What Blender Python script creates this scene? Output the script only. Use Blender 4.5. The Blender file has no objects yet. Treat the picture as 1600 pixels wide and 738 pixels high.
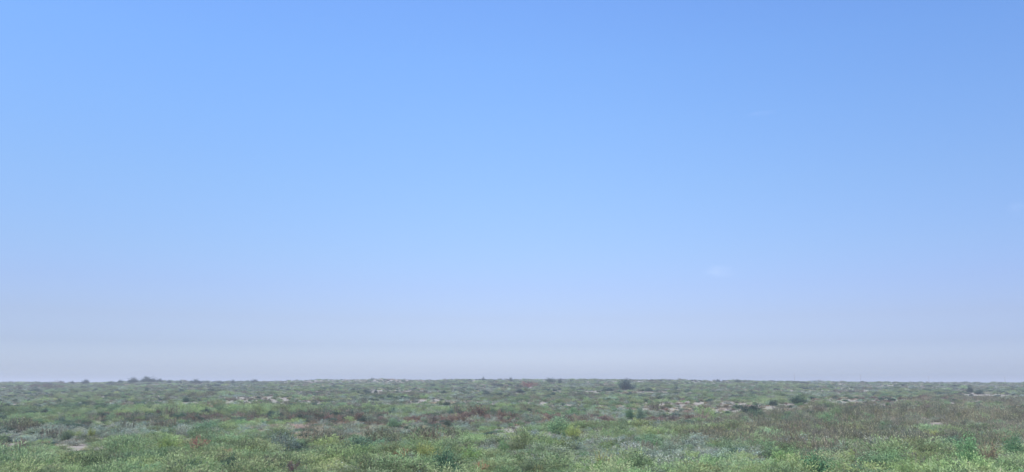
import bpy, math, random
import numpy as np
R = math.radians
scene = bpy.context.scene
rng = np.random.default_rng(11)
random.seed(5)

# ---------------------------------------------------------------- camera
PW, PH = 1600.0, 738.0
HFOV = 66.0
FPX = PW / 2 / math.tan(R(HFOV / 2))
EYE = 5.6
HORIZON = 598.5
PITCH = math.atan((HORIZON - PH / 2) / FPX)
cam_d = bpy.data.cameras.new('camera')
cam_d.sensor_width = 36.0
cam_d.angle = R(HFOV)
cam_d.clip_start = 0.5
cam_d.clip_end = 30000
cam = bpy.data.objects.new('camera', cam_d)
scene.collection.objects.link(cam)
cam.location = (0, 0, EYE)
cam.rotation_euler = (R(90) + PITCH, 0, 0)
scene.camera = cam

# ---------------------------------------------------------------- sky, sun, exposure
SUN_EL, SUN_AZ = 50.0, -138.0
world = bpy.data.worlds.new('World')
scene.world = world
world.use_nodes = True
wn = world.node_tree
wn.nodes.clear()
sky = wn.nodes.new('ShaderNodeTexSky')
sky.sky_type = 'NISHITA'
sky.sun_disc = False
sky.sun_elevation = R(SUN_EL)
sky.sun_rotation = R(SUN_AZ % 360)
sky.altitude = 0
sky.air_density = 1.0
sky.dust_density = 1.6
sky.ozone_density = 2.0
bg = wn.nodes.new('ShaderNodeBackground')
bg.inputs['Strength'].default_value = 0.0862
wo = wn.nodes.new('ShaderNodeOutputWorld')
# colour balance of the air with height above the horizon
geo = wn.nodes.new('ShaderNodeTexCoord')
sep = wn.nodes.new('ShaderNodeSeparateXYZ')
wn.links.new(geo.outputs['Generated'], sep.inputs[0])
ramp = wn.nodes.new('ShaderNodeValToRGB')
wn.links.new(sep.outputs['Z'], ramp.inputs[0])
SKY_RAMP = [(0.0, (1.06, 1.12, 1.42)), (0.0105, (1.13, 1.22, 1.62)), (0.0185, (1.0, 1.08, 1.52)), (0.0462, (.735, .765, 1.08)), (0.0782, (.729, .709, .92)), (0.1183, (.75, .741, .93)),
            (0.1584, (.783, .814, .96)), (0.2378, (.848, .948, 1.083)), (0.3151, (.893, 1.063, 1.247)), (0.3887, (.916, 1.145, 1.396)),
            (0.4509, (.917, 1.167, 1.489)), (1.0, (.92, 1.17, 1.5))]
SIDE = ((0.82, 0.88, 0.94), (1.0, 1.0, 1.0), (0.61, 0.635, 0.70))
el = ramp.color_ramp.elements
while len(el) < len(SKY_RAMP):
    el.new(0.5)
for e, (p, c) in zip(el, SKY_RAMP):
    e.position = p
    e.color = (*c, 1)
mul = wn.nodes.new('ShaderNodeVectorMath')
mul.operation = 'MULTIPLY'
side_in = wn.nodes.new('ShaderNodeMapRange')      # the air is a little clearer away from the sun
side_in.inputs['From Min'].default_value = -0.54; side_in.inputs['From Max'].default_value = 0.54
wn.links.new(sep.outputs['X'], side_in.inputs['Value'])
side = wn.nodes.new('ShaderNodeValToRGB'); side.color_ramp.interpolation = 'B_SPLINE'
se = side.color_ramp.elements; se.new(0.5)
for e, p, c in zip(se, (0.0, 0.5, 1.0), SIDE): e.position = p; e.color = (*c, 1)
wn.links.new(side_in.outputs[0], side.inputs[0])
sc_ = wn.nodes.new('ShaderNodeVectorMath'); sc_.operation = 'MULTIPLY'
wn.links.new(sky.outputs[0], mul.inputs[0])
wn.links.new(ramp.outputs[0], mul.inputs[1])
wn.links.new(mul.outputs[0], sc_.inputs[0]); wn.links.new(side.outputs[0], sc_.inputs[1])
wn.links.new(sc_.outputs[0], bg.inputs['Color'])
wn.links.new(bg.outputs[0], wo.inputs['Surface'])

sun_d = bpy.data.lights.new('sun', 'SUN')
sun_d.energy = 5.0
sun_d.angle = R(0.53)
sun_d.color = (1.0, 0.94, 0.85)
sun = bpy.data.objects.new('sun', sun_d)
scene.collection.objects.link(sun)
sun.rotation_euler = (R(90 - SUN_EL), 0, R(180 - SUN_AZ))
sun.location = (0, 0, 60)

scene.view_settings.view_transform = 'Standard'
scene.view_settings.look = 'None'
scene.view_settings.exposure = 1.32
scene.view_settings.gamma = 1.0
scene.view_settings.use_curve_mapping = False
scene.cycles.use_denoising = True
scene.cycles.max_bounces = 5
scene.cycles.volume_bounces = 1
scene.cycles.transparent_max_bounces = 6
scene.cycles.volume_step_rate = 2.0

# ---------------------------------------------------------------- helpers
C = scene.collection

def tag(o, label=None, cat=None, group=None, kind=None):
    if label: o['label'] = label
    if cat: o['category'] = cat
    if group: o['group'] = group
    if kind: o['kind'] = kind
    return o

def link(o, parent=None):
    C.objects.link(o)
    if parent: o.parent = parent
    return o

def vnoise(x, y, seed=0):
    """smooth value noise in 0..1, vectorised"""
    x = np.asarray(x, float); y = np.asarray(y, float)
    xi = np.floor(x).astype(np.int64); yi = np.floor(y).astype(np.int64)
    xf = x - xi; yf = y - yi
    u = xf * xf * (3 - 2 * xf); v = yf * yf * (3 - 2 * yf)
    def hsh(a, b):
        n = (a * 374761393 + b * 668265263 + seed * 1442695041) & 0xffffffff
        n = ((n ^ (n >> 13)) * 1274126177) & 0xffffffff
        return ((n ^ (n >> 16)) & 0xffff) / 65535.0
    a = hsh(xi, yi); b = hsh(xi + 1, yi); c = hsh(xi, yi + 1); d = hsh(xi + 1, yi + 1)
    return (a * (1 - u) + b * u) * (1 - v) + (c * (1 - u) + d * u) * v

def sstep(a, b, t):
    t = np.clip((t - a) / (b - a), 0, 1)
    return t * t * (3 - 2 * t)

# ---------------------------------------------------------------- terrain height
# skyline of the far rise: picture column -> row of the ground line
SKX = [-400, 0, 60, 130, 170, 210, 245, 300, 340, 400, 460, 540, 585, 605, 640, 700, 740, 800, 900, 1000, 1100, 1180, 1280, 1400, 1500, 1600, 2000]
SKY = [600, 598.2, 598, 598.4, 598, 596.4, 595.8, 597, 597.2, 596.4, 594.4, 593.2, 591.8, 591.8, 593.2, 594, 593.6, 593.6, 593.4, 594, 594.6, 595.4, 597, 597.6, 598.6, 599, 601]

def column_of(x, y):
    yy = np.maximum(y, 1e-3)
    # picture column of a ground azimuth at the horizon row
    depth = math.cos(PITCH) * yy
    return PW / 2 + FPX * x / depth

def height(x, y):
    x = np.asarray(x, float); y = np.asarray(y, float)
    r = np.hypot(x, y)
    col = column_of(x, y)
    fwd = sstep(0.05, 0.45, y / np.maximum(r, 1e-3))
    row = np.interp(col, SKX, SKY)
    rr = 560 + 190 * vnoise(np.arctan2(x, y) * 5 + 3, 0 * x + 7.5, 4)      # distance of the crest
    rise = EYE + (HORIZON - row) / FPX * y * math.cos(PITCH) * (rr / np.maximum(r, 1e-3)) - 0.55
    s = np.clip((r - 95) / (rr - 95), 0, 1)
    prof = s * s * (1.75 - 0.75 * s)
    back = sstep(1.02, 2.6, r / rr) * 7.5
    h = fwd * (rise * prof - back)
    h = h + (1 - fwd) * 2.0 * s
    # hummocks
    h = h + 0.75 * (vnoise(x / 34, y / 46, 1) - 0.5) * sstep(30, 90, r) * (1 - 0.5 * sstep(380, 560, r))
    h = h + 0.35 * (vnoise(x / 9, y / 13, 2) - 0.5) + 0.10 * (vnoise(x / 3, y / 3, 3) - 0.5)
    # gentle swell across the middle distance
    h = h + 0.9 * (vnoise(x / 120 + 5, y / 70 + 1, 8) - 0.5) * sstep(110, 260, r) * (1 - sstep(430, 560, r))
    return h

_rs = np.concatenate([np.arange(18, 150, 0.6), np.arange(150, 400, 1.5), np.arange(400, 1500, 4)])

def ground_at(px, py, lift=0.0):
    """ground point seen at a picture position (ray march)"""
    dx = (px - PW / 2) / FPX
    dz = -(py - PH / 2) / FPX
    d = np.array([dx, math.cos(PITCH) - dz * math.sin(PITCH), math.sin(PITCH) + dz * math.cos(PITCH)])
    hl = math.hypot(d[0], d[1])
    X = d[0] / hl * _rs; Y = d[1] / hl * _rs; Z = EYE + d[2] / hl * _rs
    H = height(X, Y) + lift
    below = np.nonzero(Z <= H)[0]
    if len(below): i = below[0]
    else: i = int(np.argmin(np.where(_rs < 900, Z - H, 1e9)))
    return float(X[i]), float(Y[i]), float(H[i] - lift)

def project(x, y, z):
    """picture position of world points"""
    zz = z - EYE
    dep = y * math.cos(PITCH) + zz * math.sin(PITCH)
    up = -y * math.sin(PITCH) + zz * math.cos(PITCH)
    return PW / 2 + FPX * x / dep, PH / 2 - FPX * up / dep

# ---------------------------------------------------------------- materials
def new_mat(name):
    m = bpy.data.materials.new(name)
    m.use_nodes = True
    m.node_tree.nodes.clear()
    return m, m.node_tree.nodes, m.node_tree.links

def leaf_mat(name, col, source, var=0.27, trans=0.5, hue=0.13, rough=0.6, alt=None, alt_amt=0.0):
    """source 'INSTANCER' reads the tint of a cover clump, 'OBJECT' the object's own tint"""
    m, n, l = new_mat(name)
    out = n.new('ShaderNodeOutputMaterial')
    base = n.new('ShaderNodeRGB'); base.outputs[0].default_value = (*col, 1)
    g = n.new('ShaderNodeNewGeometry')
    # leaf to leaf brightness
    mr = n.new('ShaderNodeMapRange'); mr.inputs['To Min'].default_value = 1 - var; mr.inputs['To Max'].default_value = 1 + var * 1.15
    l.new(g.outputs['Random Per Island'], mr.inputs['Value'])
    v = n.new('ShaderNodeVectorMath'); v.operation = 'SCALE'
    l.new(base.outputs[0], v.inputs[0]); l.new(mr.outputs[0], v.inputs['Scale'])
    last = v.outputs[0]
    if alt:
        mx = n.new('ShaderNodeMix'); mx.data_type = 'RGBA'
        mth = n.new('ShaderNodeMath'); mth.operation = 'MULTIPLY'; mth.inputs[1].default_value = 97.13
        fr = n.new('ShaderNodeMath'); fr.operation = 'FRACT'
        lt = n.new('ShaderNodeMath'); lt.operation = 'LESS_THAN'; lt.inputs[1].default_value = alt_amt
        l.new(g.outputs['Random Per Island'], mth.inputs[0]); l.new(mth.outputs[0], fr.inputs[0]); l.new(fr.outputs[0], lt.inputs[0])
        l.new(lt.outputs[0], mx.inputs['Factor'])
        l.new(last, mx.inputs[6]); mx.inputs[7].default_value = (*alt, 1)
        last = mx.outputs[2]
    # clump tint
    if source == 'INSTANCER':
        at = n.new('ShaderNodeAttribute'); at.attribute_type = 'INSTANCER'; at.attribute_name = 'tint'
        tint = at.outputs['Color']
    else:
        oi = n.new('ShaderNodeObjectInfo'); tint = oi.outputs['Color']
    tm = n.new('ShaderNodeVectorMath'); tm.operation = 'MULTIPLY'
    l.new(last, tm.inputs[0]); l.new(tint, tm.inputs[1])
    # patchy colour of the stand, metres wide
    tc = n.new('ShaderNodeNewGeometry')
    nz = n.new('ShaderNodeTexNoise'); nz.inputs['Scale'].default_value = 0.35; nz.inputs['Detail'].default_value = 3
    l.new(tc.outputs['Position'], nz.inputs['Vector'])
    hs = n.new('ShaderNodeHueSaturation')
    mh = n.new('ShaderNodeMapRange'); mh.inputs['From Min'].default_value = 0.3; mh.inputs['From Max'].default_value = 0.7
    mh.inputs['To Min'].default_value = 0.5 - 0.06 * hue * 2; mh.inputs['To Max'].default_value = 0.5 + 0.05 * hue * 2
    mv = n.new('ShaderNodeMapRange'); mv.inputs['From Min'].default_value = 0.3; mv.inputs['From Max'].default_value = 0.7
    mv.inputs['To Min'].default_value = 1.12; mv.inputs['To Max'].default_value = 0.88
    l.new(nz.outputs['Fac'], mh.inputs['Value']); l.new(nz.outputs['Fac'], mv.inputs['Value'])
    l.new(mh.outputs[0], hs.inputs['Hue']); l.new(mv.outputs[0], hs.inputs['Value'])
    l.new(tm.outputs[0], hs.inputs['Color'])
    d = n.new('ShaderNodeBsdfDiffuse'); t = n.new('ShaderNodeBsdfTranslucent')
    gl = n.new('ShaderNodeBsdfGlossy'); gl.inputs['Roughness'].default_value = rough
    gl.inputs['Color'].default_value = (0.8, 0.85, 0.8, 1)
    ms = n.new('ShaderNodeMixShader'); ms.inputs[0].default_value = trans
    l.new(hs.outputs[0], d.inputs['Color']); l.new(hs.outputs[0], t.inputs['Color'])
    l.new(d.outputs[0], ms.inputs[1]); l.new(t.outputs[0], ms.inputs[2])
    m2 = n.new('ShaderNodeMixShader'); m2.inputs[0].default_value = 0.015
    l.new(ms.outputs[0], m2.inputs[1]); l.new(gl.outputs[0], m2.inputs[2])
    l.new(m2.outputs[0], out.inputs['Surface'])
    return m

def bark_mat(name, col):
    m, n, l = new_mat(name)
    out = n.new('ShaderNodeOutputMaterial')
    b = n.new('ShaderNodeBsdfPrincipled'); b.inputs['Roughness'].default_value = 0.9
    nz = n.new('ShaderNodeTexNoise'); nz.inputs['Scale'].default_value = 14
    tc = n.new('ShaderNodeTexCoord'); l.new(tc.outputs['Object'], nz.inputs['Vector'])
    cr = n.new('ShaderNodeValToRGB')
    cr.color_ramp.elements[0].color = (*[c * 0.6 for c in col], 1); cr.color_ramp.elements[0].position = 0.3
    cr.color_ramp.elements[1].color = (*[c * 1.4 for c in col], 1); cr.color_ramp.elements[1].position = 0.7
    l.new(nz.outputs['Fac'], cr.inputs[0]); l.new(cr.outputs[0], b.inputs['Base Color'])
    l.new(b.outputs[0], out.inputs['Surface'])
    return m

COL = {
    'plume': (0.146, 0.207, 0.099),
    'dome': (0.102, 0.160, 0.088),
    'dark': (0.038, 0.068, 0.052),
    'sage': (0.148, 0.184, 0.144),
    'reed': (0.088, 0.096, 0.070),
    'rust': (0.116, 0.096, 0.082),
    'straw': (0.240, 0.215, 0.160),
    'twig': (0.090, 0.085, 0.075),
}
ALT = {'sage': ((0.28, 0.34, 0.29), 0.13), 'reed': ((0.25, 0.26, 0.16), 0.12), 'plume': ((0.18, 0.19, 0.12), 0.08),
       'rust': ((0.24, 0.15, 0.11), 0.2)}
MAT_I, MAT_O = {}, {}
for k, c in COL.items():
    a = ALT.get(k, (None, 0))
    MAT_I[k] = leaf_mat(k + ' cover leaf', c, 'INSTANCER', alt=a[0], alt_amt=a[1])
    MAT_O[k] = leaf_mat(k + ' shrub leaf', c, 'OBJECT', alt=a[0], alt_amt=a[1])
BARK = bark_mat('grey brown bark', (0.13, 0.105, 0.085))
PALEBARK = bark_mat('pale dry stem', (0.17, 0.155, 0.12))

# ---------------------------------------------------------------- plant meshes (unit size: about 1 wide, 1 tall)
def branch_paths(kind, g):
    P = []
    if kind in ('plume', 'twig', 'rust'):
        nb = {'plume': 46, 'twig': 30, 'rust': 34}[kind]
        for i in range(nb):
            a = g.uniform(0, 2 * math.pi)
            lean = abs(g.normal(0, 0.5))
            lean = min(lean, 1.15)
            ln = g.uniform(0.55, 1.0) * (1 - 0.18 * lean)
            p = np.array([g.normal(0, .05), g.normal(0, .05), 0.0]); d = np.array([math.sin(lean) * math.cos(a), math.sin(lean) * math.sin(a), math.cos(lean)])
            pts = [p.copy()]
            for s in range(7):
                p = p + d * ln / 7
                d = d + np.array([g.normal(0, .10), g.normal(0, .10), g.normal(0.0, .08) - 0.04 * s * 0.35])
                d += 0.06 * np.array([math.cos(a), math.sin(a), 0])
                d /= np.linalg.norm(d)
                pts.append(p.copy())
            P.append(np.array(pts))
    elif kind == 'reed':
        for i in range(30):
            a = g.uniform(0, 2 * math.pi); rad = 0.48 * math.sqrt(g.uniform(0, 1))
            p = np.array([rad * math.cos(a), rad * math.sin(a), 0.0])
            ln = g.uniform(0.6, 1.05)
            d = np.array([g.normal(0, .13), g.normal(0, .13), 1.0]); d /= np.linalg.norm(d)
            pts = [p.copy()]
            for s in range(5):
                p = p + d * ln / 5; d = d + np.array([g.normal(0, .06), g.normal(0, .06), 0]); pts.append(p.copy())
            P.append(np.array(pts))
    else:   # dome, dark, sage : branching mound
        nb = 60
        for i in range(nb):
            a = g.uniform(0, 2 * math.pi); u = g.uniform(0.0, 1.0)
            lean = math.acos(1 - u * 0.93)
            lump = 0.82 + 0.30 * math.sin(a * 3 + g.uniform(0, 1)) * math.sin(lean * 2.3) + g.normal(0, .06)
            tip = np.array([0.50 * math.sin(lean) * math.cos(a), 0.50 * math.sin(lean) * math.sin(a), 0.16 + 0.78 * math.cos(lean)]) * lump
            mid = tip * 0.5 + np.array([0, 0, 0.04]) + g.normal(0, .03, 3)
            pts = [np.array([0, 0, 0.0]) + g.normal(0, .02, 3) * [1, 1, 0]]
            for t in np.linspace(0.2, 1.0, 5):
                pts.append((1 - t) ** 2 * pts[0] + 2 * t * (1 - t) * mid + t * t * tip)
            P.append(np.array(pts))
    return P

def tri_tube(verts, faces, pts, r0, r1):
    b = len(verts)
    n = len(pts)
    for i, p in enumerate(pts):
        r = r0 + (r1 - r0) * i / (n - 1)
        for k in range(3):
            a = 2 * math.pi * k / 3
            verts.append((p[0] + r * math.cos(a), p[1] + r * math.sin(a), p[2]))
    for i in range(n - 1):
        for k in range(3):
            k2 = (k + 1) % 3
            faces.append((b + 3 * i + k, b + 3 * i + k2, b + 3 * i + 3 + k2, b + 3 * i + 3 + k))

LEAF = {  # leaves, length, width, where along the branch they start, up bias, spread
    'plume': (3000, 0.080, 0.0145, 0.20, 0.45, 0.048),
    'dome':  (4200, 0.048, 0.026, 0.35, 0.25, 0.070),
    'dark':  (4200, 0.048, 0.027, 0.30, 0.15, 0.070),
    'sage':  (2200, 0.075, 0.018, 0.40, 0.10, 0.055),
    'reed':  (900, 0.120, 0.014, 0.25, 0.80, 0.020),
    'rust':  (2600, 0.055, 0.020, 0.30, 0.40, 0.045),
    'twig':  (420, 0.045, 0.014, 0.35, 0.40, 0.040),
}

def build_leaves(paths, kind, g, count_mul=1.0, size_mul=1.0):
    n, ln, wd, st, up, spread = LEAF[kind]
    n = int(n * count_mul)
    bi = g.integers(0, len(paths), n)
    t = st + (1 - st) * g.uniform(0, 1, n) ** 0.75
    pts = np.zeros((n, 3)); dr = np.zeros((n, 3))
    for i in range(n):
        p = paths[bi[i]]; f = t[i] * (len(p) - 1); j = min(int(f), len(p) - 2)
        pts[i] = p[j] + (p[j + 1] - p[j]) * (f - j); dr[i] = p[j + 1] - p[j]
    dr /= np.linalg.norm(dr, axis=1)[:, None] + 1e-9
    # leaf sprays cluster on side twigs
    off = g.normal(0, spread, (n, 3)); off[:, 2] *= 0.8
    pts = pts + off
    pts[:, 2] = np.maximum(pts[:, 2], 0.01)
    d = dr + g.normal(0, 0.36 if kind in ('plume', 'reed') else 0.6, (n, 3)); d[:, 2] += up
    d /= np.linalg.norm(d, axis=1)[:, None]
    s = np.cross(d, g.normal(0, 1, (n, 3))); s /= np.linalg.norm(s, axis=1)[:, None] + 1e-9
    L = ln * g.uniform(0.6, 1.4, n)[:, None] * size_mul; W = wd * g.uniform(0.7, 1.3, n)[:, None] * size_mul
    a = pts; b = pts + d * L * 0.45 + s * W * 0.5; c = pts + d * L; e = pts + d * L * 0.45 - s * W * 0.5
    V = np.stack([a, b, c, e], 1).reshape(-1, 3)
    F = np.arange(4 * n).reshape(-1, 4)
    return V, F

def mesh_from(name, V, F, mats, midx=None):
    me = bpy.data.meshes.new(name)
    me.from_pydata([tuple(v) for v in V], [], [tuple(int(q) for q in f) for f in F])
    for m in mats: me.materials.append(m)
    if midx is not None:
        me.polygons.foreach_set('material_index', np.asarray(midx, dtype=np.int32))
    me.update()
    return me

def plant(kind, seed, cover):
    """returns foliage mesh and branch mesh, or one joined mesh for ground cover"""
    g = np.random.default_rng(seed)
    paths = branch_paths(kind, g)
    V, F = build_leaves(paths, kind, g)
    bv, bf = [], []
    sel = paths if kind in ('reed', 'twig', 'rust') else paths[:26]
    r0 = 0.0045 if kind in ('reed', 'sage', 'twig') else 0.009
    for p in sel: tri_tube(bv, bf, p[: (len(p) if kind in ('reed', 'twig', 'rust') else 5)], r0, 0.0025)
    bark = PALEBARK if kind in ('reed', 'twig') else BARK
    if cover:
        F2 = np.asarray(bf) + len(V)
        VV = np.concatenate([V, np.asarray(bv)])
        FF = np.concatenate([F, F2])
        idx = [0] * len(F) + [1] * len(F2)
        return mesh_from(kind + '_clump', VV, FF, [MAT_I[kind], bark], idx)
    return mesh_from(kind + '_foliage', V, F, [MAT_O[kind]]), mesh_from(kind + '_branches', bv, bf, [bark])

def grass_tuft(seed):
    g = np.random.default_rng(seed)
    n = 420
    a = g.uniform(0, 2 * math.pi, n); r = 0.38 * np.sqrt(g.uniform(0, 1, n))
    b = np.stack([r * np.cos(a), r * np.sin(a), 0 * r], 1)
    h = g.uniform(0.35, 1.0, n) * (1.15 - r)
    lean = g.normal(0, 0.28, (n, 2)) + 0.5 * b[:, :2]
    m = b + np.stack([lean[:, 0] * .35 * h, lean[:, 1] * .35 * h, h * 0.55], 1)
    t = b + np.stack([lean[:, 0] * h, lean[:, 1] * h, h], 1)
    s = g.normal(0, 1, (n, 3)); s[:, 2] = 0; s /= np.linalg.norm(s, axis=1)[:, None]; s *= 0.008
    V = np.stack([b - s, b + s, m + s, t, m - s], 1).reshape(-1, 3)
    F = np.arange(5 * n).reshape(-1, 5)
    return mesh_from('grass_tuft', V, F, [MAT_I['straw']])

# ---------------------------------------------------------------- ground
def make_ground():
    rings = np.concatenate([[0.01], np.geomspace(3, 60, 50), np.geomspace(61, 900, 230), np.geomspace(930, 9000, 34)])
    ang = np.concatenate([np.arange(-42, 42, 0.33), np.arange(42, 318, 3.0)])
    A = np.radians(ang); na = len(A); nr = len(rings)
    RR, AA = np.meshgrid(rings, A, indexing='ij')
    X = RR * np.sin(AA); Y = RR * np.cos(AA); Z = height(X, Y)
    V = np.stack([X.ravel(), Y.ravel(), Z.ravel()], 1)
    i = np.arange(nr - 1)[:, None] * na + np.arange(na)[None, :]
    j = np.arange(nr - 1)[:, None] * na + (np.arange(na)[None, :] + 1) % na
    F = np.stack([i, i + na, j + na, j], -1).reshape(-1, 4)
    m, n, l = new_mat('salty steppe soil')
    out = n.new('ShaderNodeOutputMaterial')
    b = n.new('ShaderNodeBsdfPrincipled'); b.inputs['Roughness'].default_value = 0.95
    tc = n.new('ShaderNodeTexCoord')
    def noise(scale, detail=5, rough=0.6):
        q = n.new('ShaderNodeTexNoise'); q.inputs['Scale'].default_value = scale
        q.inputs['Detail'].default_value = detail; q.inputs['Roughness'].default_value = rough
        l.new(tc.outputs['Object'], q.inputs['Vector']); return q.outputs['Fac']
    def rmp(f, a, ca, z, cz):
        q = n.new('ShaderNodeValToRGB'); e = q.color_ramp.elements
        e[0].position = a; e[0].color = (*ca, 1); e[1].position = z; e[1].color = (*cz, 1)
        l.new(f, q.inputs[0]); return q.outputs[0]
    c1 = rmp(noise(0.05), 0.35, (0.115, 0.10, 0.098), 0.65, (0.155, 0.138, 0.138))
    c2 = rmp(noise(0.9, 8, 0.7), 0.30, (0.55, 0.55, 0.52), 0.70, (1.15, 1.15, 1.15))
    mm = n.new('ShaderNodeMix'); mm.data_type = 'RGBA'; mm.blend_type = 'MULTIPLY'; mm.inputs['Factor'].default_value = 1
    l.new(c1, mm.inputs[6]); l.new(c2, mm.inputs[7])
    # low creeping growth
    gf = rmp(noise(0.35, 6, 0.75), 0.47, (0, 0, 0), 0.56, (1, 1, 1))
    m3 = n.new('ShaderNodeMix'); m3.data_type = 'RGBA'
    ff = n.new('ShaderNodeMath'); ff.operation = 'MULTIPLY'; ff.inputs[1].default_value = 0.75
    l.new(gf, ff.inputs[0]); l.new(ff.outputs[0], m3.inputs['Factor'])
    l.new(mm.outputs[2], m3.inputs[6]); m3.inputs[7].default_value = (0.11, 0.12, 0.075, 1)
    l.new(m3.outputs[2], b.inputs['Base Color'])
    bp = n.new('ShaderNodeBump'); bp.inputs['Strength'].default_value = 0.6; bp.inputs['Distance'].default_value = 0.12
    l.new(noise(2.2, 8, 0.7), bp.inputs['Height']); l.new(bp.outputs[0], b.inputs['Normal'])
    l.new(b.outputs[0], out.inputs['Surface'])
    o = bpy.data.objects.new('ground', mesh_from('ground', V, F, [m]))
    for p in o.data.polygons: p.use_smooth = True
    return tag(link(o), 'pale salty steppe ground rising gently to a low skyline', 'ground', kind='structure')
make_ground()

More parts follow.
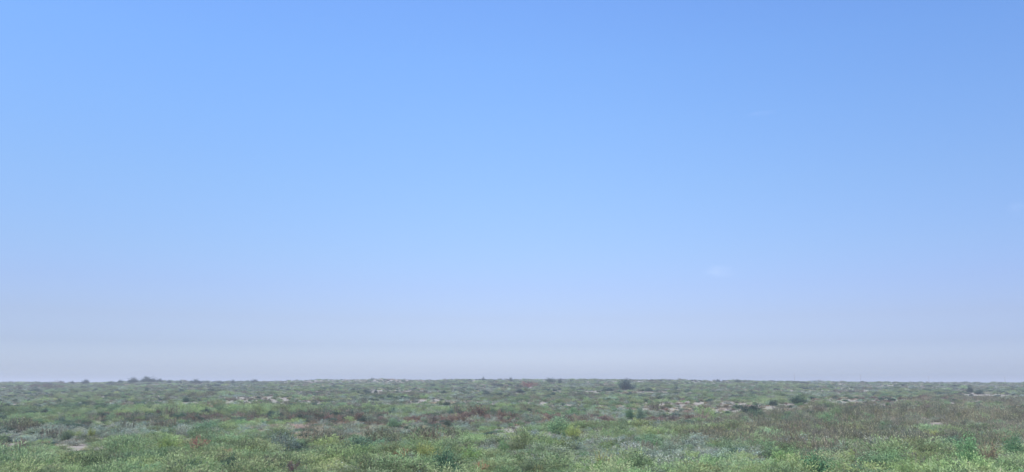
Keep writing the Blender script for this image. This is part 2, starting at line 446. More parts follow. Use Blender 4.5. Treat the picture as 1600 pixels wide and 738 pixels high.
# ---------------------------------------------------------------- hand placed shrubs
# (column, base row, width px, height px, kind, tint, label, short reference)
W1 = (1, 1, 1)
SH = [
 # left skyline
 (113, 600, 5, 6, 'dark', (1.3, 1.2, 1.2), 'thin pale spiky bush on the left skyline, left of the round dark bush', None),
 (133, 600, 11, 8, 'dark', (.6, .7, .6), 'small round dark bush standing alone on the left skyline', 'the lone round bush on the left skyline'),
 (172, 600, 10, 5, 'dark', (1.1, 1.1, 1.2), 'low flat bush on the skyline, left of the windswept pair', None),
 (188, 599, 9, 7, 'dark', (1.2, 1.2, 1.2), 'peaked grey bush on the skyline, just left of the windswept pair', None),
 (207, 598.5, 14, 10, 'dark', (.6, .8, .6), 'tall dark bush, left one of the windswept pair on the left skyline', 'the left bush of the windswept pair'),
 (231, 597.5, 22, 10, 'dark', (.6, .8, .6), 'broad dark bush, right one of the windswept pair on the left skyline', 'the right bush of the windswept pair'),
 (249, 597, 9, 6, 'dark', (1.1, 1.1, 1.1), 'small leaning bush on the skyline, just right of the windswept pair', None),
 (264, 598, 7, 5, 'dark', (1.3, 1.3, 1.3), 'low thin bush on the skyline, second right of the windswept pair', None),
 (282, 599, 5, 6, 'dark', W1, 'tiny upright dark bush alone on the skyline gap right of the windswept pair', None),
 (306, 599, 15, 8, 'dark', (1.2, 1.2, 1.2), 'wide crested bush on the left skyline between two thin ones', 'the wide crested bush on the skyline'),
 (344, 599, 10, 5, 'dark', (1.3, 1.3, 1.3), 'thin wispy bush on the skyline, right of the wide crested bush', None),
 (364, 599, 7, 7, 'dark', (1.3, 1.3, 1.3), 'leaning wispy bush on the skyline, second right of the wide crested bush', None),
 (398, 598, 11, 6, 'dark', (0.9, 0.9, 0.9), 'forked bush leaning right on the skyline where the dune begins to rise', 'the forked skyline bush'),
 # middle and right skyline
 (755, 596, 4, 8, 'dark', (0.9, .9, .9), 'thin bare upright bush on the skyline in the middle', None),
 (774, 596, 6, 4, 'dark', W1, 'very low dark bush on the middle skyline, beside the bare upright one', None),
 (798, 596, 6, 7, 'dark', W1, 'pointed dark bush on the skyline, left of the rust red patch', 'the pointed bush on the middle skyline'),
 (825, 605, 22, 11, 'rust', (0.95, 0.66, 0.66), 'rust red shrub just below the middle skyline', 'the rust red shrub below the skyline'),
 (860, 598, 15, 8, 'dark', (1.2, 1.25, 1.1), 'flat topped dark green bush on the skyline, right of the rust red shrub', None),
 (875, 599, 6, 8, 'dark', W1, 'narrow dark bush on the skyline beside the flat topped one', None),
 (979, 609, 27, 18, 'dark', (0.85, 0.95, 1.15), 'large dark blue green bush breaking the skyline right of centre', 'the large dark bush breaking the skyline'),
 (1122, 597, 7, 5, 'dark', W1, 'tiny rounded bush on the skyline, right of the large dark bush', None),
 (1152, 597, 8, 5, 'dark', (1.1, 1.1, 1.1), 'second tiny rounded bush on the skyline, beside the spiky twiggy one', None),
 (1175, 603, 26, 9, 'twig', (0.9, 1.0, 0.9), 'broad spiky twiggy bush on the right skyline', 'the spiky bush on the right skyline'),
 (1516, 613, 9, 11, 'dark', (0.9, 0.9, 1.0), 'dark upright bush with a narrow foot near the right skyline', 'the upright dark bush near the right skyline'),
 (1530, 615, 15, 5, 'dark', W1, 'flat low dark bush above the pale strip, right of the upright dark bush', None),
 # far middle
 (1247, 630, 27, 14, 'dark', (1.15, 1.3, 1.15), 'rounded dark green bush on open ground in the right middle distance', 'the rounded bush on open ground'),
 (1208, 632, 14, 8, 'dark', W1, 'small dark bush, lower left of the rounded bush on open ground', None),
 (1367, 619, 9, 6, 'dark', (0.9, 0.9, 1.1), 'small dark blue bush far off, above the pinkish bare ground on the right', 'the small blue bush above the pinkish ground'),
 (985, 617, 13, 6, 'dark', (1, 1.1, 1.2), 'low dark bush right below the large dark bush of the skyline', None),
 (953, 610, 15, 6, 'dark', (1.2, 1.2, 1.3), 'low bluish bush, lower left of the large dark bush of the skyline', None),
 (1014, 611, 14, 6, 'dark', (1.2, 1.2, 1.2), 'low grey green bush, lower right of the large dark bush of the skyline', None),
 (864, 617, 9, 5, 'dark', (0.9, 1, 1.1), 'small very dark bush in front of the rust red shrub', None),
 (811, 613, 15, 6, 'dark', (1, 1, 1.2), 'flat bluish dark bush, lower left of the rust red shrub', None),
 (760, 618, 14, 8, 'dark', (1, 1, 1.2), 'dark bluish bush below the bare upright skyline bush', 'the dark bluish bush in the middle distance'),
 (694, 614, 9, 5, 'dark', W1, 'small dark bush far off, left of the dark bluish one', None),
 (664, 614, 9, 5, 'dark', (1, 1.1, 1.1), 'small dark bush far off, third left of the dark bluish one', None),
 (698, 632, 12, 6, 'dark', (1.1, 1.2, 1.2), 'dark tuft on the green belt, below the two small far bushes', None),
 (574, 618, 13, 7, 'dark', (1.2, 1.3, 1.2), 'rounded grey green bush far off below the dune on the skyline', 'the rounded grey bush below the dune'),
 (587, 614, 6, 6, 'dark', W1, 'tiny dark bush just behind the rounded grey bush below the dune', None),
 (560, 615, 5, 5, 'dark', W1, 'tiny pointed dark bush, left of the rounded grey bush below the dune', None),
 (507, 622, 10, 4, 'dark', W1, 'flat dark bush far off, left below the dune', None),
 (571, 617, 4, 4, 'dark', W1, None, None),
 (290, 627, 13, 8, 'dark', (1.1, 1.3, 1.1), 'round dark green bush in the left distance, left of the rusty twiggy one', 'the round dark bush in the left distance'),
 (172, 618, 9, 4, 'dark', (1.2, 1.2, 1.2), 'low dark bush far below the windswept pair', None),
 (324, 640, 12, 16, 'rust', (0.9, 0.9, 0.8), 'tall brown twiggy bush beside a pinkish one in the left middle distance', 'the tall brown twiggy bush on the left'),
 (339, 638, 16, 12, 'rust', (1.6, 1.25, 1.15), 'pinkish dry bush, right beside the tall brown twiggy one', None),
 # belt
 (985, 655, 15, 19, 'dark', (0.95, 1.35, 1.15), 'dark green lobed shrub in front of the bare lilac ground', 'the lobed green shrub before the bare ground'),
 (1002, 653, 19, 17, 'dome', (1.1, 1.1, 1.3), 'pale green rounded shrub, touching the right side of the dark lobed shrub', None),
 (964, 651, 9, 12, 'twig', (0.7, 0.65, 0.65), 'dark leafless shrub, left of the lobed green shrub', None),
 (1050, 656, 17, 11, 'rust', (0.55, 0.6, 0.75), 'dark purple brown bushy clump at the edge of the bare lilac ground', 'the purple brown clump by the bare ground'),
 (1033, 656, 13, 9, 'rust', (0.6, 0.65, 0.75), 'smaller purple brown clump, left beside the larger one', None),
 (924, 653, 14, 9, 'rust', (0.7, 0.6, 0.7), 'dark maroon clump in the rusty strip, right of the round green dome', None),
 (1281, 645, 18, 12, 'rust', (0.5, 0.55, 0.5), 'dark brown clump at the back edge of the brown reeds', 'the dark brown clump behind the reeds'),
 (873, 676, 38, 29, 'dome', (1.15, 1.3, 1.2), 'smooth round green dome of a shrub in front of the rusty strip', 'the round green dome shrub'),
 (893, 682, 30, 19, 'plume', (1.3, 1.45, 0.8), 'bright yellow green bush, right below the round green dome shrub', 'the bright yellow green bush'),
 (881, 688, 9, 18, 'dark', (0.9, 1.3, 0.9), 'narrow dark green shrub left of the bright yellow green bush', None),
 (897, 697, 22, 18, 'dark', (0.85, 0.9, 1.0), 'dark shaggy bush in front of the bright yellow green bush', 'the dark shaggy bush in the centre'),
 (844, 689, 19, 12, 'dark', (0.9, 0.85, 1.0), 'low dark bush with rounded top, left of the narrow dark shrub', 'the low dark rounded bush in the centre'),
 (617, 664, 25, 13, 'dome', (1.3, 1.35, 1.4), 'pale green dome shaped shrub on the brownish strip, left of centre', 'the pale dome shrub left of centre'),
 (657, 675, 15, 14, 'dark', (1.1, 1.3, 1.2), 'dark green bush between the pale dome shrub and the salt flat', None),
 (284, 682, 20, 17, 'sage', (0.95, 0.85, 0.9), 'greyish round mound shrub with a bare pale patch before it', 'the greyish mound shrub on the left'),
 (104, 686, 20, 15, 'dark', (1.5, 1.4, 1.5), 'dark bush at the back of the pale salt strip, leftmost of three', 'the leftmost dark bush by the salt strip'),
 (131, 687, 14, 12, 'dark', (1.3, 1.0, 1.1), 'dark brownish bush at the back of the pale salt strip, middle of three', None),
 (167, 688, 13, 10, 'dark', (1.1, 1.0, 1.0), 'dark low bush at the right end of the pale salt strip, rightmost of three', 'the rightmost dark bush by the salt strip'),
 (142, 679, 12, 12, 'plume', (1.4, 1.35, 0.9), 'yellow green bush just behind the pale salt strip', None),
 (35, 674, 22, 14, 'twig', (1.4, 1.2, 1.2), 'brownish dry bush near the left edge, behind the pale ground', 'the brownish dry bush at the left edge'),
 (33, 700, 14, 18, 'rust', (0.9, 1.0, 0.95), 'brownish leaning plant by the pale patch at the left edge', None),
 # near left
 (309, 705, 26, 24, 'rust', (1.5, 0.9, 0.95), 'red brown dried shrub among green ones, right of the greyish mound', 'the red brown dried shrub'),
 (352, 714, 28, 14, 'rust', (1.7, 1.2, 0.9), 'rust orange dried bush spread above the dark teal bush', 'the rust orange bush'),
 (358, 744, 32, 36, 'dark', (0.75, 0.95, 1.0), 'dark teal bush at the bottom edge under the rust orange one', 'the dark teal bush at the bottom left'),
 (53, 744, 17, 20, 'dark', (0.8, 1.3, 1.1), 'small dark teal bush at the bottom left corner', 'the small teal bush in the left corner'),
 (112, 722, 15, 20, 'dark', (1.3, 1.4, 1.3), 'upright dull dark shrub in the green mass below the salt strip', 'the dull shrub below the salt strip'),
 (256, 716, 18, 20, 'dark', (1.3, 1.7, 1.2), 'dark green bush in the bright green mass, left of the red brown shrub', None),
 (296, 742, 18, 24, 'dark', (1.0, 1.4, 1.2), 'dark green bush at the bottom edge, below the red brown shrub', None),
 (262, 700, 38, 22, 'plume', (1.2, 1.5, 0.85), 'bright green feathery shrub in front of the greyish mound', None),
 (445, 702, 48, 30, 'sage', (0.62, 0.7, 0.75), 'wide grey green mound shrub with dark foot, left of centre', 'the wide grey green mound'),
 (563, 699, 50, 20, 'dark', (0.95, 1.15, 1.35), 'long dark bluish shrub with a spike at its left end', 'the long dark bluish shrub'),
 (542, 690, 7, 14, 'dark', (0.9, 1.1, 1.2), None, None),
 (491, 724, 14, 20, 'dark', (0.8, 1.35, 1.25), 'narrow dark teal shrub, right of the wide grey green mound', 'the narrow teal shrub left of centre'),
 (458, 744, 30, 26, 'rust', (0.55, 0.5, 0.65), 'dark purple shrub with dry leaning twigs at the bottom edge', 'the dark purple twiggy shrub'),
 (436, 712, 18, 14, 'sage', (1.3, 1.35, 1.15), 'pale frosty green shrub at the foot of the wide grey mound', None),
 (695, 736, 38, 40, 'dark', (0.9, 1.3, 1.3), 'broad dark teal shrub near the bottom edge, left of centre', 'the broad teal shrub near the bottom'),
 (626, 716, 20, 18, 'rust', (1.5, 1.25, 0.8), 'tan brown dried tuft near the bottom, left of the broad teal shrub', 'the tan dried tuft'),
 (566, 738, 14, 18, 'rust', (1.5, 1.2, 0.8), 'tan brown dried stems at the bottom edge, below the long bluish shrub', None),
 (752, 740, 18, 20, 'rust', (1.7, 0.95, 0.8), 'orange brown dried plant at the bottom edge, right of the broad teal shrub', 'the orange brown plant at the bottom'),
 (662, 716, 34, 24, 'plume', (1.45, 1.4, 0.85), 'light yellow green feathery shrub, upper left of the broad teal shrub', None),
 (735, 722, 40, 26, 'plume', (1.05, 1.35, 0.9), 'light green feathery shrub, right of the broad teal shrub', None),
 (786, 706, 20, 20, 'dome', (0.9, 1.2, 0.9), 'leafy green shrub with dark stems, behind the orange brown plant', 'the leafy shrub with dark stems'),
 (868, 728, 15, 22, 'dark', (1.1, 1.5, 1.1), 'dark slim shrub near the bottom edge in the middle', 'the dark slim shrub in the middle'),
 (842, 742, 14, 14, 'reed', (2.2, 2.0, 1.2), 'pair of pale yellow upright stalks at the bottom edge', 'the pale yellow stalks at the bottom edge'),
 (942, 732, 22, 24, 'reed', (2.0, 1.9, 1.0), 'yellow seeded upright plant near the bottom, right of centre', 'the yellow seeded plant'),
 (960, 716, 30, 14, 'plume', (1.2, 1.2, 1.0), None, None),
 # near right
 (1110, 738, 12, 20, 'dark', (1.1, 1.3, 1.2), 'slim dark shrub at the bottom edge among silvery ones', 'the slim dark shrub among silvery ones'),
 (1204, 714, 34, 18, 'dark', (1.0, 1.1, 1.1), 'low dark shrub in front of the brown reeds, left of the pale arching stem', 'the low dark shrub before the reeds'),
 (1278, 744, 56, 40, 'dark', (0.95, 1.5, 1.3), 'large dark green feathery shrub at the bottom right of centre', 'the large dark feathery shrub'),
 (1222, 726, 44, 26, 'plume', (1.0, 1.5, 0.9), 'bright green feathery shrub, upper left of the large dark feathery one', None),
 (1325, 722, 36, 18, 'plume', (1.15, 1.1, 0.8), 'olive feathery shrub, upper right of the large dark feathery one', None),
 (1412, 744, 50, 28, 'plume', (1.15, 1.5, 1.0), 'bright fresh green mound at the bottom edge on the right', 'the fresh green mound on the right'),
 (1470, 740, 50, 26, 'plume', (1.1, 1.4, 1.0), 'fresh green mound at the bottom edge, right beside the first', 'the second fresh green mound'),
 (1420, 722, 34, 18, 'rust', (0.55, 0.6, 0.9), 'purple grey low bush behind the fresh green mounds', 'the purple grey bush on the right'),
 (1456, 684, 22, 12, 'plume', (1.5, 1.45, 0.85), 'yellow green bush standing in the brown reeds on the right', 'the yellow green bush in the reeds'),
 (1488, 694, 34, 18, 'dark', (1.3, 1.6, 1.7), 'bluish green bush in the brown reeds on the right', 'the bluish bush in the reeds'),
 (1514, 722, 36, 42, 'dome', (1.0, 1.35, 1.1), 'tall green shrub on pale bare stems, near the right edge', 'the tall shrub on pale stems'),
 (1546, 724, 34, 34, 'rust', (0.65, 0.75, 0.6), 'brown shrub with tangled stems, right of the tall green one', 'the brown tangled shrub'),
 (1588, 716, 32, 42, 'dark', (1.2, 1.7, 1.5), 'dark green rounded shrub at the right edge', 'the dark rounded shrub at the right edge'),
 (1566, 736, 36, 22, 'plume', (1.0, 1.5, 1.1), 'light feathery shrub at the foot of the dark rounded one, lower right corner', None),
 (1595, 742, 26, 18, 'plume', (1.05, 1.4, 1.0), 'fresh green shrub in the very bottom right corner', None),
]
PART = {}
for k in LEAF:
    PART[k] = [plant(k, 100 + 7 * i + hash_i * 31, False) for hash_i, i in ((list(LEAF).index(k), q) for q in range(3))]
KIND_NAME = {'plume': 'feathery_shrub', 'dome': 'rounded_shrub', 'dark': 'dense_shrub', 'sage': 'silvery_shrub',
             'reed': 'stalky_plant', 'rust': 'dried_shrub', 'twig': 'twiggy_shrub'}
placed = []      # x, y, radius of every single shrub
first = {}

def make_shrub(kind, x, y, z, w, h, tint, label, parts, group):
    v = random.randrange(3)
    fol, br = PART[kind][v]
    rot = random.uniform(0, 6.28)
    t = (*tint, 1)
    if parts:
        e = bpy.data.objects.new(KIND_NAME[kind], None)
        e.empty_display_size = 0.3
        e.location = (x, y, z - 0.04); e.rotation_euler = (0, 0, rot); e.scale = (w, w, h)
        link(e)
        f = bpy.data.objects.new('foliage', fol); f.color = t; link(f, e)
        b = bpy.data.objects.new('branches', br); link(b, e)
    else:
        key = (kind, v)
        if key not in first: first[key] = fol
        e = bpy.data.objects.new(KIND_NAME[kind], fol); e.color = t
        e.location = (x, y, z - 0.04); e.rotation_euler = (0, 0, rot); e.scale = (w, w, h)
        link(e)
    tag(e, label, 'shrub', group)
    return e

marks = []       # landmarks: column, row, reference
LIFT = 0.36
for (px, py, wp, hp, kind, tint, label, ref) in SH:
    if label is None: continue
    x, y, z = ground_at(px, py, LIFT)
    if kind == 'plume': tint = (tint[0], min(tint[1], 1.22), tint[2])
    if kind == 'rust': tint = tuple(q * 1.3 for q in tint)
    if kind == 'dark' and y < 150: tint = (tint[0] * 1.5, tint[1] * 1.3, tint[2] * 1.0)
    elif kind == 'dark': tint = tuple(q * 0.8 for q in tint)
    dep = math.hypot(y, 0)
    w = wp * y / FPX * 1.1; h = hp * y / FPX * (1.02 if py < 606 else 1.08) + LIFT * 0.9
    if py < 606: w *= 1.1
    make_shrub(kind, x, y, z, w, h, tint, label, y < 170, 'single shrubs standing out on the steppe')
    placed.append((x, y, w * 0.5, h))
    if ref: marks.append((px, py - hp * .5, ref))

# ---------------------------------------------------------------- which plants grow where
# (column, row, half width, half height, {kind: weight}, bare)
PATCH = [
 (1400, 682, 270, 46, {'reed': 5, 'twig': .5, 'plume': .9, 'dome': .7}, 0),
 (1150, 680, 90, 18, {'reed': 3, 'rust': .5}, 0),
 (1530, 628, 120, 8, {'reed': 3, 'rust': 2.5}, 0),
 (1460, 640, 90, 8, {'reed': 2, 'rust': 1.0}, 0),
 (960, 708, 190, 32, {'sage': 5, 'dome': .6}, 0),
 (1090, 712, 130, 16, {'sage': 4}, 0),
 (820, 680, 90, 12, {'sage': 4}, .1),
 (200, 732, 300, 40, {'plume': 7, 'dome': 1, 'dark': .5}, 0),
 (800, 797, 1200, 34, {'plume': 8, 'dome': 1.5}, 0),
 (560, 725, 240, 24, {'plume': 5}, 0),
 (960, 764, 260, 14, {'plume': 5, 'dome': 1.0}, 0),
 (1450, 766, 240, 16, {'plume': 5}, 0),
 (1230, 746, 90, 20, {'plume': 4}, 0),
 (1060, 676, 150, 11, {'plume': 3, 'reed': 1}, 0),
 (400, 672, 60, 18, {'plume': 2, 'straw': 2}, 0),
 (330, 700, 90, 12, {'rust': 1.0, 'straw': .5}, 0),
 (540, 672, 130, 11, {'straw': 3, 'sage': 2}, .25),
 (600, 662, 120, 5, {'straw': 2, 'rust': 2}, .3),
 (90, 676, 120, 14, {'sage': 2, 'twig': 1, 'straw': 1}, .1),
 (380, 656, 300, 5, {'rust': 6, 'reed': 3, 'dark': 2}, 0),
 (800, 657, 190, 6, {'rust': 9, 'dark': .8}, .05),
 (1000, 656, 80, 4, {'rust': 3}, .1),
 (300, 643, 340, 6, {'plume': 6, 'dome': 1}, 0),
 (740, 640, 120, 7, {'plume': 3, 'sage': 2}, .1),
 (1180, 650, 60, 6, {'plume': 2}, 0),
 (780, 666, 58, 5, {'straw': .3}, .72),
 (825, 671, 24, 4, {}, .85),
 (740, 664, 20, 4, {}, .8),
 (125, 694, 52, 7, {}, .97),
 (20, 694, 28, 7, {}, .93),
 (285, 689, 16, 6, {}, .97),
 (410, 623, 60, 5, {'straw': 1, 'twig': 1}, .82),
 (1080, 636, 135, 10, {'straw': 2.5, 'twig': .8, 'rust': .4}, .62),
 (1230, 637, 110, 6, {'straw': 2.0, 'rust': .8}, .68),
 (1330, 630, 90, 9, {'rust': 2.2, 'straw': 2}, .58),
 (1550, 617, 45, 2.2, {}, .95),
 (690, 626, 70, 4, {'straw': 2}, .55),
 (600, 594, 90, 2.6, {'straw': 3}, .70),
 (460, 596, 60, 1.6, {'straw': 1}, .85),
 (745, 595, 20, 1.4, {'straw': 1}, .9),
 (1112, 595.5, 22, 1.6, {'straw': 1}, .9),
 (1415, 598.5, 16, 1.6, {'straw': 1}, .9),
 (76, 603, 20, 3, {'rust': 3}, 0),
 (1480, 604, 130, 6, {'sage': 2, 'twig': 1}, 0),
]
KINDS = ['plume', 'dome', 'dark', 'sage', 'reed', 'rust', 'twig', 'straw']

def cover_weights(px, py, x, y):
    n = len(px)
    Wt = np.zeros((n, len(KINDS)))
    far = np.clip((655 - py) / 30, 0, 1)
    base = {'plume': 1.2, 'dome': 0.9, 'dark': 0.22, 'sage': 1.5, 'reed': 0.22, 'rust': 0.07, 'twig': 0.06, 'straw': 0.35}
    for i, k in enumerate(KINDS): Wt[:, i] = base[k]
    Wt[:, 3] += 0.6 * far; Wt[:, 2] += 0.30 * far
    # natural stands: each kind thickens and thins out
    for i, k in enumerate(KINDS):
        Wt[:, i] *= 0.15 + 3.0 * np.clip(vnoise(x / 17 + 31 * i, y / 22 + 17 * i, 20 + i) - 0.28, 0, 1) ** 1.5 * 2
    bare = np.clip((vnoise(x / 26 + 9, y / 40, 41) - 0.66) * 3, 0, .35) * np.clip((668 - py) / 25, 0, 1)
    qx = px + 26 * (vnoise(x / 6, y / 9, 50) - .5) * 2
    qy = py + (vnoise(x / 8 + 7, y / 9 + 3, 51) - .5) * np.clip((py - 596) * 0.16, 0.5, 12)
    for (cx, cy, rx, ry, kw, br) in PATCH:
        d = ((qx - cx) / rx) ** 2 + ((qy - cy) / ry) ** 2
        f = np.clip(1.35 - d, 0, 1)
        for k, v in kw.items(): Wt[:, KINDS.index(k)] += 1.6 * v * f
        if br > 0: bare = np.maximum(bare, br * np.clip((1.25 - d) * 2.2, 0, 1))
        elif kw: bare = bare * (1 - 0.7 * f)
    return Wt, bare

SECT = R(39)
def scatter(r0, r1, dens):
    n = int(dens * SECT * (r1 * r1 - r0 * r0))
    r = np.sqrt(rng.uniform(r0 * r0, r1 * r1, n)); a = rng.uniform(-SECT, SECT, n)
    return r * np.sin(a), r * np.cos(a)

xs, ys = [], []
for r0, r1, dn in ((26, 60, 1.9), (60, 110, 1.5), (110, 180, 0.75), (180, 300, 0.34), (300, 480, 0.16), (480, 840, 0.075)):
    a, b = scatter(r0, r1, dn); xs.append(a); ys.append(b)
X = np.concatenate(xs); Y = np.concatenate(ys)
H = height(X, Y)
PX, PY = project(X, Y, H + 0.3)
Wt, bare = cover_weights(PX, PY, X, Y)
keep = rng.uniform(0, 1, len(X)) > bare
pl = np.array(placed)
# room around the single shrubs, mostly on the near side of each
LOW = np.ones(len(X))
for (sx, sy, sr, sh) in placed:
    L = math.hypot(sx, sy); ux, uy = sx / L, sy / L
    dx = X - sx; dy = Y - sy
    along = -(dx * ux + dy * uy); side = dx * uy - dy * ux
    keep &= ~(((side / sr) ** 2 + (along / sr) ** 2) < 0.75)
    front = sr + min(14.0, 0.10 * L)
    LOW[(np.abs(side) < sr) & (along > -sr) & (along < front)] = 0.45
X, Y, H, PX, PY, Wt, LOW = X[keep], Y[keep], H[keep], PX[keep], PY[keep], Wt[keep], LOW[keep]
cum = np.cumsum(Wt, 1); u = rng.uniform(0, 1, len(X)) * cum[:, -1]
K = (u[:, None] > cum).sum(1)
DIST = np.hypot(X, Y)

# sizes: width, height in metres
SIZE = {'plume': (1.45, 0.72), 'dome': (1.2, 0.58), 'dark': (1.3, 0.62), 'sage': (1.2, 0.52), 'reed': (1.2, 0.82), 'rust': (1.2, 0.55),
        'twig': (1.1, 0.5), 'straw': (1.0, 0.36)}

# ---------------------------------------------------------------- single shrubs of the nearer ground, taken out of the stands
def auto_label_pool(cands):
    """describe each shrub by the landmark nearest to it"""
    out = {}
    buckets = {}
    M = np.array([(m[0], m[1]) for m in marks])
    for ci, (px, py, kind) in cands.items():
        d = np.abs(M[:, 0] - px) + np.abs(M[:, 1] - py) * 2.2
        j = int(np.argmin(d))
        dx = px - M[j, 0]; dy = (py - M[j, 1]) * 2.2
        if abs(dx) >= abs(dy): w = 'to the left of' if dx < 0 else 'to the right of'
        else: w = 'in front of' if dy > 0 else 'behind'
        buckets.setdefault((j, w), []).append((d[j], ci))
    rank = ['nearest', 'second', 'third', 'fourth', 'fifth', 'sixth']
    for (j, w), lst in buckets.items():
        # rank among shrubs of the same look on that side
        seen = {}
        for dd, ci in sorted(lst):
            k = cands[ci][2]
            r = seen.get(k, 0); seen[k] = r + 1
            if r < 5: out[ci] = '%s %s %s %s' % (rank[r], LOOK[k], w, marks[j][2])
    return out
LOOK = {'plume': 'feathery green shrub', 'dome': 'leafy green mound', 'dark': 'dense dark bush', 'sage': 'silvery grey shrub',
        'reed': 'brownish stalky plant', 'rust': 'brown dried bush', 'twig': 'thin twiggy bush'}
order = np.argsort(DIST + rng.uniform(0, 26, len(X)))
taken = []
cand = {}
jx = 0.5
for i in order:
    if len(cand) >= 250: break
    k = KINDS[K[i]]
    if k == 'straw' or PX[i] < 4 or PX[i] > PW - 4 or PY[i] > 744 or DIST[i] < 40: continue
    if k == 'reed' and (rng.uniform() < 0.6 or PX[i] < 950 or DIST[i] < 62): continue
    if k == 'twig' and rng.uniform() < 0.85: continue
    if any(((PX[i] - a) / b) ** 2 + ((PY[i] - c) / d) ** 2 < 1.3 for a, c, b, d in ((125, 706, 56, 24), (780, 672, 74, 10), (20, 698, 32, 12), (285, 694, 24, 12))): continue
    if k in ('plume', 'sage') and rng.uniform() < 0.25: continue
    ok = True
    gap = 1.5 + DIST[i] * 0.018
    for (tx, ty) in taken:
        if abs(tx - X[i]) < gap and abs(ty - Y[i]) < gap * 1.6: ok = False; break
    if not ok: continue
    for (sx, sy, sr, sh) in placed:
        if math.hypot(sx - X[i], sy - Y[i]) < sr + 1.0: ok = False; break
    if not ok: continue
    taken.append((X[i], Y[i])); cand[int(i)] = (PX[i], PY[i], k)
labels = auto_label_pool(cand)
solo = np.zeros(len(X), bool)
for i, lab in labels.items():
    k = KINDS[K[i]]
    solo[i] = True
    w0, h0 = SIZE[k]
    s = random.uniform(1.1, 1.55) * (1 + 0.45 * max(0, min(1, (95 - DIST[i]) / 40)) * (k in ('plume', 'dome', 'sage')))
    g_ = random.uniform(0.82, 1.15)
    tint = (g_ * random.uniform(.85, 1.15), g_ * random.uniform(.95, 1.1), g_ * random.uniform(.85, 1.15))
    if k == 'dark': tint = tuple(q * 1.5 for q in tint)
    make_shrub(k, X[i], Y[i], H[i], w0 * s * 1.15, h0 * s * random.uniform(.95, 1.15), tint, lab, DIST[i] < 90, 'shrubs growing on the nearer steppe')
print('single shrubs', len(placed), 'auto', len(labels))

# ---------------------------------------------------------------- ground cover (stuff)
def cover_group(name, coll):
    ng = bpy.data.node_groups.new(name, 'GeometryNodeTree')
    ng.interface.new_socket('Geometry', in_out='INPUT', socket_type='NodeSocketGeometry')
    ng.interface.new_socket('Geometry', in_out='OUTPUT', socket_type='NodeSocketGeometry')
    N, L = ng.nodes, ng.links
    gi = N.new('NodeGroupInput'); go = N.new('NodeGroupOutput')
    ci = N.new('GeometryNodeCollectionInfo'); ci.inputs['Collection'].default_value = coll
    ci.inputs['Separate Children'].default_value = True; ci.inputs['Reset Children'].default_value = True
    ip = N.new('GeometryNodeInstanceOnPoints'); ip.inputs['Pick Instance'].default_value = True
    def attr(nm, ty):
        a = N.new('GeometryNodeInputNamedAttribute'); a.data_type = ty; a.inputs['Name'].default_value = nm
        return a.outputs['Attribute']
    L.new(gi.outputs[0], ip.inputs['Points']); L.new(ci.outputs[0], ip.inputs['Instance'])
    L.new(attr('pick', 'INT'), ip.inputs['Instance Index'])
    L.new(attr('rot', 'FLOAT_VECTOR'), ip.inputs['Rotation'])
    L.new(attr('scl', 'FLOAT_VECTOR'), ip.inputs['Scale'])
    L.new(ip.outputs[0], go.inputs[0])
    return ng

TALL = [(380, 655, 290, 4, 1.4), (820, 657, 150, 4, 1.5), (300, 646, 340, 5, 1.45), (740, 648, 130, 4, 1.6), (1400, 652, 260, 4, 1.5), (1090, 660, 120, 3, 1.4), (125, 706, 60, 9, .25), (125, 722, 60, 12, .5), (780, 677, 70, 5, .4), (20, 704, 30, 6, .4), (285, 700, 20, 6, .4), (1550, 621, 50, 2.5, .4)]
COVER = {
 'plume': ('feathery_scrub', 'low feathery green scrub filling the ground between the shrubs'),
 'dome': ('leafy_scrub', 'low leafy green growth between the shrubs'),
 'dark': ('dark_scrub', 'dark green low scrub dotted over the steppe'),
 'sage': ('silvery_scrub', 'silvery grey green wormwood spread over the steppe'),
 'reed': ('reed_bed', 'brownish upright weeds with pale tips covering the right side'),
 'rust': ('dry_scrub', 'rusty brown dried scrub in strips across the steppe'),
 'twig': ('twiggy_scrub', 'thin dry twigs scattered over open ground'),
 'straw': ('dry_grass', 'pale dry grass in open patches of the steppe'),
}
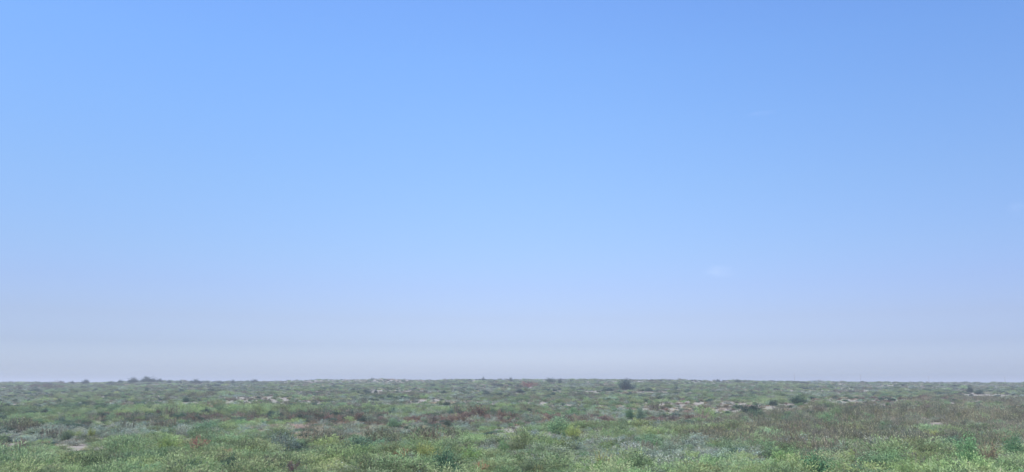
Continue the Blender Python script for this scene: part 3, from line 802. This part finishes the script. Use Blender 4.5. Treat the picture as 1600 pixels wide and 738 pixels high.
for ki, k in enumerate(KINDS):
    coll = bpy.data.collections.new(k + ' clumps')
    for s in range(4):
        me = grass_tuft(500 + s) if k == 'straw' else plant(k, 900 + 13 * s + 101 * ki, True)
        coll.objects.link(bpy.data.objects.new('%s_clump_%d' % (k, s), me))
    sel = np.nonzero((K == ki) & ~solo)[0]
    n = len(sel)
    me = bpy.data.meshes.new(COVER[k][0])
    co = np.stack([X[sel], Y[sel], H[sel] - 0.03], 1)
    me.vertices.add(n); me.vertices.foreach_set('co', co.ravel().astype(np.float32))
    w0, h0 = SIZE[k]
    s = rng.lognormal(0, 0.26, n) * (1 + 0.75 * np.clip((DIST[sel] - 150) / 400, 0, 1))
    if k in ('plume', 'dome'): s *= 1 + 0.25 * np.clip((85 - DIST[sel]) / 30, 0, 1)
    # bigger plants in some stands
    s *= 0.75 + 0.6 * vnoise(X[sel] / 14, Y[sel] / 18, 60 + ki)
    hs = s * rng.uniform(0.8, 1.25, n) / (1 + 0.45 * np.clip((DIST[sel] - 150) / 400, 0, 1))
    hs *= LOW[sel]
    for (cx, cy, rx, ry, up) in TALL:
        dd = ((PX[sel] - cx) / rx) ** 2 + ((PY[sel] - cy) / ry) ** 2
        hs *= 1 + (up - 1) * np.clip(1.4 - dd, 0, 1) * (k != 'straw')
    scl = np.stack([w0 * s, w0 * s * rng.uniform(.85, 1.15, n), h0 * hs], 1)
    rot = np.stack([rng.normal(0, .06, n), rng.normal(0, .06, n), rng.uniform(0, 6.283, n)], 1)
    v = rng.lognormal(0, 0.26, n) * (0.72 + 0.62 * vnoise(X[sel] / 7, Y[sel] / 10, 80 + ki))
    v *= (1 - 0.20 * np.clip((DIST[sel] - 120) / 200, 0, 1)) * (0.85 if k == 'rust' else 1.0)
    v = np.clip(v, 0.55, 1.35)
    tint = np.stack([v * rng.uniform(.88, 1.14, n), v * rng.uniform(.95, 1.06, n), v * rng.uniform(.86, 1.14, n), np.ones(n)], 1)
    a = me.attributes.new('scl', 'FLOAT_VECTOR', 'POINT'); a.data.foreach_set('vector', scl.ravel().astype(np.float32))
    a = me.attributes.new('rot', 'FLOAT_VECTOR', 'POINT'); a.data.foreach_set('vector', rot.ravel().astype(np.float32))
    a = me.attributes.new('pick', 'INT', 'POINT'); a.data.foreach_set('value', rng.integers(0, 4, n).astype(np.int32))
    a = me.attributes.new('tint', 'FLOAT_COLOR', 'POINT'); a.data.foreach_set('color', tint.ravel().astype(np.float32))
    o = bpy.data.objects.new(COVER[k][0], me)
    link(o)
    md = o.modifiers.new('cover', 'NODES'); md.node_group = cover_group(k + ' cover', coll)
    tag(o, COVER[k][1], COVER[k][0].replace('_', ' '), kind='stuff')
    print(k, n)

# ---------------------------------------------------------------- far power line
def simple_mat(name, col, rough=0.7):
    m, n, l = new_mat(name)
    out = n.new('ShaderNodeOutputMaterial'); b = n.new('ShaderNodeBsdfPrincipled')
    b.inputs['Roughness'].default_value = rough
    nz = n.new('ShaderNodeTexNoise'); nz.inputs['Scale'].default_value = 3
    cr = n.new('ShaderNodeValToRGB')
    cr.color_ramp.elements[0].color = (*[c * .8 for c in col], 1); cr.color_ramp.elements[1].color = (*[c * 1.15 for c in col], 1)
    l.new(nz.outputs['Fac'], cr.inputs[0]); l.new(cr.outputs[0], b.inputs['Base Color'])
    l.new(b.outputs[0], out.inputs['Surface'])
    return m
WOOD = simple_mat('weathered pole', (0.12, 0.11, 0.10))
PORC = simple_mat('insulator porcelain', (0.30, 0.22, 0.18), 0.3)

def prism(verts, faces, p0, p1, r0, r1, n=8):
    p0 = np.array(p0, float); p1 = np.array(p1, float); d = p1 - p0; d /= np.linalg.norm(d)
    a = np.cross(d, [0, 0, 1] if abs(d[2]) < .9 else [1, 0, 0]); a /= np.linalg.norm(a); b = np.cross(d, a)
    s = len(verts)
    for p, r in ((p0, r0), (p1, r1)):
        for k in range(n):
            t = 2 * math.pi * k / n; verts.append(tuple(p + r * (math.cos(t) * a + math.sin(t) * b)))
    for k in range(n): faces.append((s + k, s + (k + 1) % n, s + n + (k + 1) % n, s + n + k))
    faces.append(tuple(s + k for k in range(n))[::-1]); faces.append(tuple(s + n + k for k in range(n)))

pv, pf = [], []; prism(pv, pf, (0, 0, 0), (0, 0, 1), 1, .62)
def pole_mesh(hh):
    v, f = [], []; prism(v, f, (0, 0, -0.5), (0, 0, hh), .34, .2, 10)
    return mesh_from('pole', v, f, [WOOD])
def arm_mesh(z, w):
    v, f = [], []; prism(v, f, (-w, 0, z), (w, 0, z), .14, .14, 4)
    prism(v, f, (-w * .6, 0.02, z - .05), (0, 0.25, z - 1.3), .06, .06, 4); prism(v, f, (w * .6, 0.02, z - .05), (0, 0.25, z - 1.3), .06, .06, 4)
    return mesh_from('crossarm', v, f, [WOOD])
def ins_mesh():
    v, f = [], []
    for k in range(3): prism(v, f, (0, 0, .10 + k * .16), (0, 0, .22 + k * .16), .13, .06, 8)
    prism(v, f, (0, 0, 0), (0, 0, .62), .04, .04, 6)
    return mesh_from('insulator', v, f, [PORC])
PM, AM, IM = pole_mesh(17), arm_mesh(15.6, 2.2), ins_mesh()
pole_lab = ['faint power pole beyond the right skyline, leftmost of four', 'faint power pole beyond the right skyline, second of four',
            'faint power pole beyond the right skyline, third of four', 'faint power pole beyond the right skyline, rightmost of four']
for (px, top, D), lab in zip(((1227, 584, 1150), (1327, 586, 1190), (1430, 588, 1235), (1545, 588.6, 1285)), pole_lab):
    az = math.atan((px - PW / 2) / FPX / math.cos(PITCH))
    x, y = D * math.sin(az), D * math.cos(az)
    z = float(height(np.array([x]), np.array([y]))[0])
    ztop = EYE + (HORIZON - top) / FPX * y
    e = bpy.data.objects.new('power_pole', None); e.location = (x, y, z); e.rotation_euler = (0, 0, R(75))
    link(e); s = (ztop - z) / 17.0; e.scale = (s, s, s)
    tag(e, lab, 'power pole', 'power poles along the far right horizon')
    link(bpy.data.objects.new('pole', PM), e); link(bpy.data.objects.new('crossarm', AM), e)
    for dx in (-2.0, -1.0, 1.0, 2.0):
        i_ = bpy.data.objects.new('insulator', IM); i_.location = (dx, 0, 15.72); link(i_, e)

# ---------------------------------------------------------------- haze
HAZE_D = 0.00060
def make_haze():
    v, f = [], []
    L_, zb, zt = 9400, -9.0, 20.5
    v = [(-L_, -L_, zb), (L_, -L_, zb), (L_, L_, zb), (-L_, L_, zb), (-L_, -L_, zt), (L_, -L_, zt), (L_, L_, zt), (-L_, L_, zt)]
    f = [(0, 3, 2, 1), (4, 5, 6, 7), (0, 1, 5, 4), (1, 2, 6, 5), (2, 3, 7, 6), (3, 0, 4, 7)]
    m, n, l = new_mat('summer haze')
    out = n.new('ShaderNodeOutputMaterial'); p = n.new('ShaderNodeVolumePrincipled')
    p.inputs['Color'].default_value = (0.405, 0.447, 0.54, 1); p.inputs['Density'].default_value = HAZE_D
    p.inputs['Anisotropy'].default_value = 0.1
    l.new(p.outputs[0], out.inputs['Volume'])
    o = bpy.data.objects.new('haze', mesh_from('haze', v, f, [m]))
    tag(link(o), 'thin blue summer haze over the steppe', 'haze', kind='stuff')
make_haze()

# ---------------------------------------------------------------- thin clouds
def cloud(px, py, wpx, hpx, D, dens, label, seed, roll=0.0):
    dx = (px - PW / 2) / FPX; dz = -(py - PH / 2) / FPX
    d = np.array([dx, math.cos(PITCH) - dz * math.sin(PITCH), math.sin(PITCH) + dz * math.cos(PITCH)])
    p = d * D / d[1]
    w = wpx / FPX * D; h = hpx / FPX * D
    v, f = [], []
    nu, nv = 24, 12
    for i in range(nv + 1):
        t = math.pi * i / nv
        for j in range(nu):
            q = 2 * math.pi * j / nu; v.append((math.sin(t) * math.cos(q), math.sin(t) * math.sin(q), math.cos(t)))
    for i in range(nv):
        for j in range(nu):
            f.append((i * nu + j, (i + 1) * nu + j, (i + 1) * nu + (j + 1) % nu, i * nu + (j + 1) % nu))
    m, n, l = new_mat('thin cloud')
    out = n.new('ShaderNodeOutputMaterial'); pv_ = n.new('ShaderNodeVolumePrincipled')
    pv_.inputs['Color'].default_value = (1, 1, 1, 1)
    pv_.inputs['Anisotropy'].default_value = -0.4
    tc = n.new('ShaderNodeTexCoord'); ln = n.new('ShaderNodeVectorMath'); ln.operation = 'LENGTH'
    l.new(tc.outputs['Object'], ln.inputs[0])
    mr = n.new('ShaderNodeMapRange'); mr.inputs['From Min'].default_value = 1.0; mr.inputs['From Max'].default_value = 0.1
    mr.interpolation_type = 'SMOOTHERSTEP'
    l.new(ln.outputs['Value'], mr.inputs['Value'])
    nz = n.new('ShaderNodeTexNoise'); nz.inputs['Scale'].default_value = 1.6; nz.inputs['Detail'].default_value = 4
    nz.noise_dimensions = '4D'; nz.inputs['W'].default_value = seed
    l.new(tc.outputs['Object'], nz.inputs['Vector'])
    nr = n.new('ShaderNodeMapRange'); nr.inputs['From Min'].default_value = 0.36; nr.inputs['From Max'].default_value = 0.72
    l.new(nz.outputs['Fac'], nr.inputs['Value'])
    mm = n.new('ShaderNodeMath'); mm.operation = 'MULTIPLY'; l.new(mr.outputs[0], mm.inputs[0]); l.new(nr.outputs[0], mm.inputs[1])
    m2 = n.new('ShaderNodeMath'); m2.operation = 'MULTIPLY'; l.new(mm.outputs[0], m2.inputs[0]); m2.inputs[1].default_value = dens
    l.new(m2.outputs[0], pv_.inputs['Density']); l.new(pv_.outputs[0], out.inputs['Volume'])
    o = bpy.data.objects.new('cloud', mesh_from('cloud', v, f, [m]))
    o.location = (p[0], p[1], EYE + p[2]); o.scale = (w / 2, max(w * .35, 60), h / 2); o.rotation_euler = (0, roll, 0)
    tag(link(o), label, 'cloud')
cloud(1126, 424, 80, 30, 10500, 0.00035, 'small faint wisp of cloud low in the sky, right of centre', 1.7)
cloud(1190, 177, 70, 8, 10500, 0.0005, 'thin short streak of cloud high in the sky on the right', 4.1, R(-6))
cloud(1592, 326, 60, 34, 10500, 0.0002, 'faint wisp of cloud cut by the right edge of the sky', 8.3)
